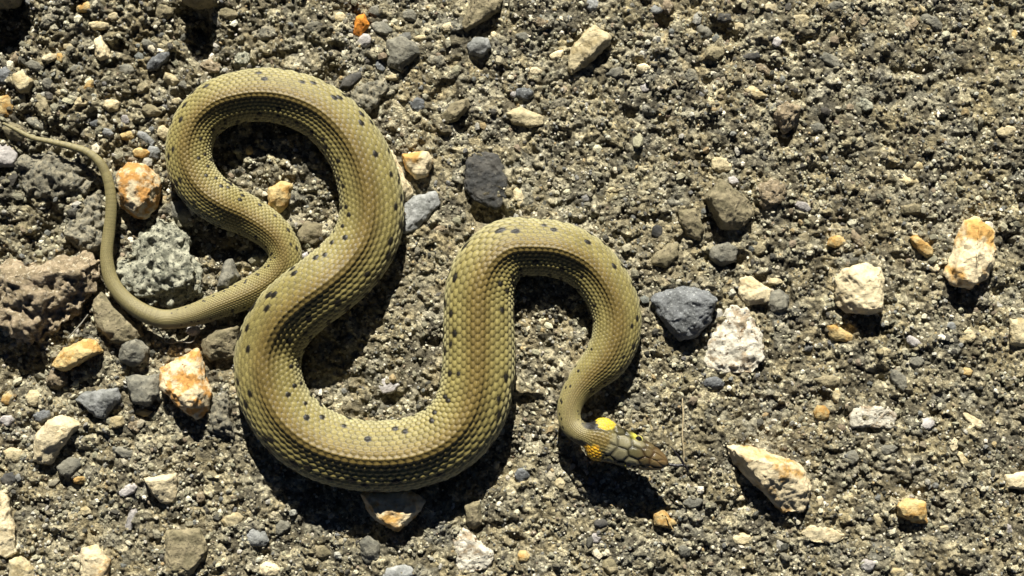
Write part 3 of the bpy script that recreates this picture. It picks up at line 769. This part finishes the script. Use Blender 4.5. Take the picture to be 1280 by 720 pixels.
# head plates
rg = np.random.default_rng(5)
pc = [(.20,.25),(.36,.38),(.60,0),(.58,.62),(.74,.32),(.86,.26),(.97,0),(.26,.95),(.44,1.05),(.62,1.15),(.74,.95),(.86,.85),(.10,.7),(.34,1.5),(.54,1.55),(.72,1.5),(.88,1.4)]
lv = np.abs(B) / 7.2
d1 = np.full(A.shape, 9.0); d2 = np.full(A.shape, 9.0); pid = np.zeros(A.shape, int)
for q, (pt, pv) in enumerate(pc):
    for sg in ((1,) if pv == 0 else (1, -1)):
        dd = np.hypot((hd - pt) * 3.2, B / 7.2 - sg * pv)
        nw = dd < d1
        d2 = np.where(nw, d1, np.minimum(d2, dd)); pid = np.where(nw, q, pid); d1 = np.where(nw, dd, d1)
plate = np.clip((d2 - d1) * 1.6, 0, 1)
hmask = np.clip((hd - .14) * 14, 0, 1) * isd[None]
relief = relief + hmask * (np.clip(plate * 2.6, 0, 1) ** .6 - .8) * .09
ox = sx * (1 + relief); 
# offset along the section normal
nxs = np.gradient(sz, axis=1); nzs = -np.gradient(sx, axis=1)
ln = np.hypot(nxs, nzs) + 1e-9; nxs, nzs = -nxs / ln, -nzs / ln
sgn = np.sign(nxs * sx + nzs * sz); nxs, nzs = nxs * sgn, nzs * sgn
sx2 = sx + nxs * relief; sz2 = sz + nzs * relief
# slow lumps so that the flanks are not ruler-clean
lump = .018 * np.sin(phase[:, None] * .21 + B * .25) + .014 * np.sin(phase[:, None] * .083 + 1.3)
sx2 = sx2 * (1 + lump); 
VX = Xc[:, None] + Sd[:, 0][:, None] * sx2 * Rm[:, None]
VY = Yc[:, None] + Sd[:, 1][:, None] * sx2 * Rm[:, None]
Rz = Rm * (1 - hb) + hb * np.minimum(Rm, (17.5 + 3 * np.clip((arcL - arcL[-1] + 70) / 20, 0, 1)) * S)
Rz = np.convolve(np.pad(Rz, 6, mode='edge'), np.ones(13) / 13, 'valid')
VZ = (zc * S)[:, None] + sz2 * Rz[:, None]
# colours
def hsh(a, b, s): 
    h = (a * 73856093) ^ (b * 19349663) ^ (s * 83492791); h = (h ^ (h >> 13)) * 1274126177
    return ((h ^ (h >> 16)) & 0xffff) / 65535.0
col = np.zeros(A.shape + (3,))
ab = np.abs(B)
dorsal = np.array((.160, .116, .034)); flank = np.array((.235, .197, .068)); low = np.array((.39, .365, .21))
w1 = np.clip((ab - 1.0) / 3.0, 0, 1)[..., None]; w2 = np.clip((ab - 5.5) / 4.5, 0, 1)[..., None]
col = dorsal * (1 - w1) + flank * w1; col = col * (1 - w2) + low * w2
col = col * (.86 + .28 * hsh(bi, br, 1))[..., None]
tailc = np.clip((22 - Rr) / 12, 0, 1)[:, None, None]
col = col * (1 - tailc) + np.array((.245, .21, .095)) * (.85 + .2 * hsh(bi, br, 2))[..., None] * tailc
skin = np.clip(1.75 - edge * 2.7, 0, 1)[..., None] * scl[..., None]
col = col * (1 - .85 * skin) + np.array((.022, .016, .007)) * .85 * skin
# dark bars: alternate single scales on four lines of the back and flanks
ar = np.abs(br)
s5 = ((bi + (br > 0) * 2) % 5 == 0)
jit = hsh(bi // 5, np.sign(br), 7)
r_in = 4 + (jit > .5); on = (ar == r_in) & s5 & (hsh(bi // 5, np.sign(br), 3) > .3)
s4 = ((bi + (hsh(bi // 3, np.sign(br), 14) > .6) + (br < 0) * 2) % 3 == 0)
r_out = 8 + (hsh(bi // 3, np.sign(br), 9) > .4)
on |= (ar == r_out) & s4 & (hsh(bi // 3, np.sign(br), 4) > .15)
on |= (ar == r_out + 1) & s4 & (hsh(bi // 3, np.sign(br), 5) > .35)
on |= (ar == 6) & (bi % 4 == 1) & (hsh(bi, br, 15) > .35)
on |= (ar >= 5) & (hsh(bi, br, 6) > .985)
on &= (Rr[:, None] > 12) & (hd < .05)
on = on[..., None] * np.clip((edge - .25 - .45 * hsh(bi, br, 12)) * 5 + .6, 0, 1)[..., None]
col = col * (1 - .98 * on) + np.array((.007, .006, .005)) * .98 * on
# belly
bw = (~isd)[None, :, None]
col = np.where(bw, np.array((.42, .40, .30)), col)
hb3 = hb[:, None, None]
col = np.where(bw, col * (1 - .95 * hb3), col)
# head colours; pale top plates and dark sides paint in light and shade
hc = np.where(((pid == 0) | (pid == 1) | (pid == 3))[..., None], np.array((.25, .225, .13)), np.array((.13, .115, .055))) * (.16 + .6 * np.clip(plate * 3, 0, 1) + .5 * (hsh(pid, pid, 3) - .4))[..., None]
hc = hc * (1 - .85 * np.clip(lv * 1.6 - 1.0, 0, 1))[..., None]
yl = (np.exp(-((hd - .5) / .06) ** 2) * np.exp(-((B + 7.0) / 1.6) ** 2))[..., None]
hc = hc * (1 - yl) + np.array((.6, .55, .08)) * yl
snout = .6 * np.clip((hd - .55) / .4, 0, 1)[..., None]
hc = hc * (1 - snout) + np.array((.15, .085, .035)) * snout
hm = np.clip((hd - .15) * 14, 0, 1)[..., None]
col = col * (1 - hm) + hc * hm
# black collar behind the yellow patches and dark neck sides
hq = ((arcL - (arcL[-1] - 92)) / 92)[:, None]
nk = np.exp(-((hq + .07) / .22) ** 4)[..., None] * np.clip((ab - 2.0 - 8 * np.clip(-hq - .05, 0, 1)) / 1.2, 0, 1)[..., None]
col = col * (1 - .96 * nk) + np.array((.010, .010, .012)) * .96 * nk
pm = np.clip(1.35 - (((hq - np.where(B < 0, .06, .03)) / np.where(B < 0, .115, .15)) ** 2 + ((ab - np.where(B < 0, 8.2, 8.0)) / np.where(B < 0, 5.0, 5.6)) ** 2), 0, .35) / .35
pm = (pm * np.where(pm < .99, (hsh(bi, br, 21) > .45), 1.0) * (.8 + .2 * hsh(bi, br, 21)))[..., None] * np.clip(edge * 1.9 - .15, .05, 1)[..., None]
pcol = np.where((B < 0)[..., None], np.array((.56, .42, .025)) * (.8 + .3 * hsh(bi, br, 24))[..., None], np.array((.90, .42, .03)) * (1 - .2 * hsh(bi, br, 22))[..., None] + np.array((.0, .12, .0)) * hsh(bi, br, 23)[..., None])
col = col * (1 - pm) + pcol * pm
V = np.stack([VX, VY, VZ], -1).reshape(-1, 3)
ring = np.arange(NR * NA).reshape(NR, NA); nxt = np.roll(ring, -1, axis=1)
F = np.stack([ring[:-1], ring[1:], nxt[1:], nxt[:-1]], -1).reshape(-1, 4)
# end caps: fan to a tip vertex (as degenerate-free quads is not possible, add triangles through bmesh later)
gl = (1 - .55 * np.clip((hd - .13) * 10, 0, 1)) * np.ones(A.shape)
me = np_mesh('body', V, F); vcol(me, 'tint', np.concatenate([col, gl[..., None]], -1).reshape(-1, 4))
bm = bmesh.new(); bm.from_mesh(me); bm.verts.ensure_lookup_table()
cl = bm.verts.layers.float_color.get('tint')
caps = [(r_, d_, [bm.verts[int(q)] for q in ring[r_]]) for r_, d_ in ((0, -1), (NR - 1, 1))]
for rg_, dirn, vs in caps:
    c = sum((v.co for v in vs), Vector()) / len(vs)
    t = Vector((*T[rg_], 0)) * dirn * Rm[rg_] * .8
    cv = bm.verts.new(c + t); cv[cl] = vs[0][cl]
    for a, b in zip(vs, vs[1:] + vs[:1]):
        f = bm.faces.new((a, b, cv)); f.smooth = True
bmesh.ops.recalc_face_normals(bm, faces=bm.faces)
bm.to_mesh(me); bm.free()

snake = bpy.data.objects.new('snake', None); COL.objects.link(snake)
snake.location = W(598, 440, 0)
tag(snake, 'olive-green scaled snake with black flecks coiled in an S on the asphalt', 'snake')
bpy.context.view_layer.update()
inv = snake.matrix_world.inverted()
def part(name, me, mat, label=None, parent=None):
    o = link(name, me, mat); o.parent = parent or snake
    if parent is None: o.matrix_parent_inverse = inv
    if label: o['label'] = label
    return o
snake_mat = attr_mat('snake_scales', 0.45, 2400, 0.00013, 0.36, 0.22)
part('body', me, snake_mat)

def tube(name, pts, rads, mat, label=None, parent=None, seg=10, world_parent=True):
    pts = [Vector(p) for p in pts]; vs = []; fs = []
    for i, p in enumerate(pts):
        t = (pts[min(i + 1, len(pts) - 1)] - pts[max(i - 1, 0)]).normalized()
        a = t.cross(Vector((0, 0, 1)));  a = a.normalized() if a.length > 1e-6 else Vector((1, 0, 0)); b = a.cross(t)
        for k in range(seg):
            q = 2 * math.pi * k / seg; vs.append(p + (a * math.cos(q) + b * math.sin(q)) * rads[i])
    n = len(pts)
    for i in range(n - 1):
        for k in range(seg):
            fs.append((i * seg + k, i * seg + (k + 1) % seg, (i + 1) * seg + (k + 1) % seg, (i + 1) * seg + k))
    fs.append(tuple(range(seg))[::-1]); fs.append(tuple(range((n - 1) * seg, n * seg)))
    me = bpy.data.meshes.new(name); me.from_pydata([tuple(v) for v in vs], [], fs)
    me.polygons.foreach_set('use_smooth', [True] * len(me.polygons)); me.materials.append(mat)
    return me
def curve3(pts, sub=6):
    return catmull(np.array(pts, float), sub)
def px_tube(name, pts, mat):
    D = curve3([(x, y, z, r) for x, y, z, r in pts])
    return tube(name, [W(a[0], a[1], a[2]) for a in D], [max(a[3], .15) * S for a in D], mat)
black = plain_mat('black_tongue', (.012, .010, .012), .35)
tongue = part('tongue', px_tube('tongue', [(824,577,39,2.1),(834,580,39,2.1),(846,582,40,2.0),(855,581,41,1.8)], black), black)
part('tine', px_tube('tine', [(855,581,41,1.7),(851,574,42,1.5),(844,565,43,1.1),(838,558,43,.4)], black), black, parent=tongue)
part('tine', px_tube('tine', [(855,581,41,1.7),(858,585,40,1.4),(860,590,38,1.1),(859,597,36,.4)], black), black, parent=tongue)
eye_m = plain_mat('dark_eye', (.008, .006, .005), .08, .8, 900, 0.00001)
rim_m = plain_mat('yellow_eye_rim', (.55, .50, .10), .35)
def ball(name, c, r, mat, squash=1.0):
    bm = bmesh.new(); bmesh.ops.create_uvsphere(bm, u_segments=20, v_segments=12, radius=r * S)
    for v in bm.verts: v.co.z *= squash; v.co += Vector(W(*c))
    for f in bm.faces: f.smooth = True
    me = bpy.data.meshes.new(name); bm.to_mesh(me); bm.free(); me.materials.append(mat); return me
for (ex, ey, ez) in ((798, 549.5, 44.5), (786, 580, 44.5)):
    e = part('eye', ball('eye', (ex, ey, ez), 4.6, eye_m), eye_m)
    s = -1 if ey < 560 else 1
    me_r = px_tube('eye_rim', [(ex + 4.6 * math.cos(a), ey + 4.6 * math.sin(a) * .8 + s * .4, ez + 1.6 * math.cos(a * 2) * .3, .9) for a in np.linspace(0, 2 * math.pi, 14)], rim_m)
    part('eye_rim', me_r, rim_m, parent=e)

# ------------------------------------------------------------------ dry plant bits
straw = plain_mat('dry_straw', (.42, .34, .20), .8)
twigm = plain_mat('grey_fibre', (.27, .25, .20), .8)
def loose(name, pts, mat, label, cat):
    o = link(name, px_tube(name, pts, mat)); tag(o, label, cat)
loose('straw', [(853,498,8,.7),(854,520,10,.9),(853,545,11,.9),(855,568,9,.8),(854,584,7,.5)], straw, 'thin upright straw on the asphalt just right of the snake head', 'straw')
loose('plant_fibre', [(193,407,8,.5),(200,415,9,.6),(207,426,8,.8),(214,429,8,.6),(224,427,9,.7),(239,428,8,.6),(246,418,9,.5)], twigm, 'bent pale root fibre just under the tail, above the orange-stained angular rock', 'fibre')
loose('dry_stalk', [(84,424,8,.6),(92,415,12,.9),(101,405,14,.9),(110,393,14,.5)], twigm, 'short pale stalk slanting below the pinkish rock', 'stalk')
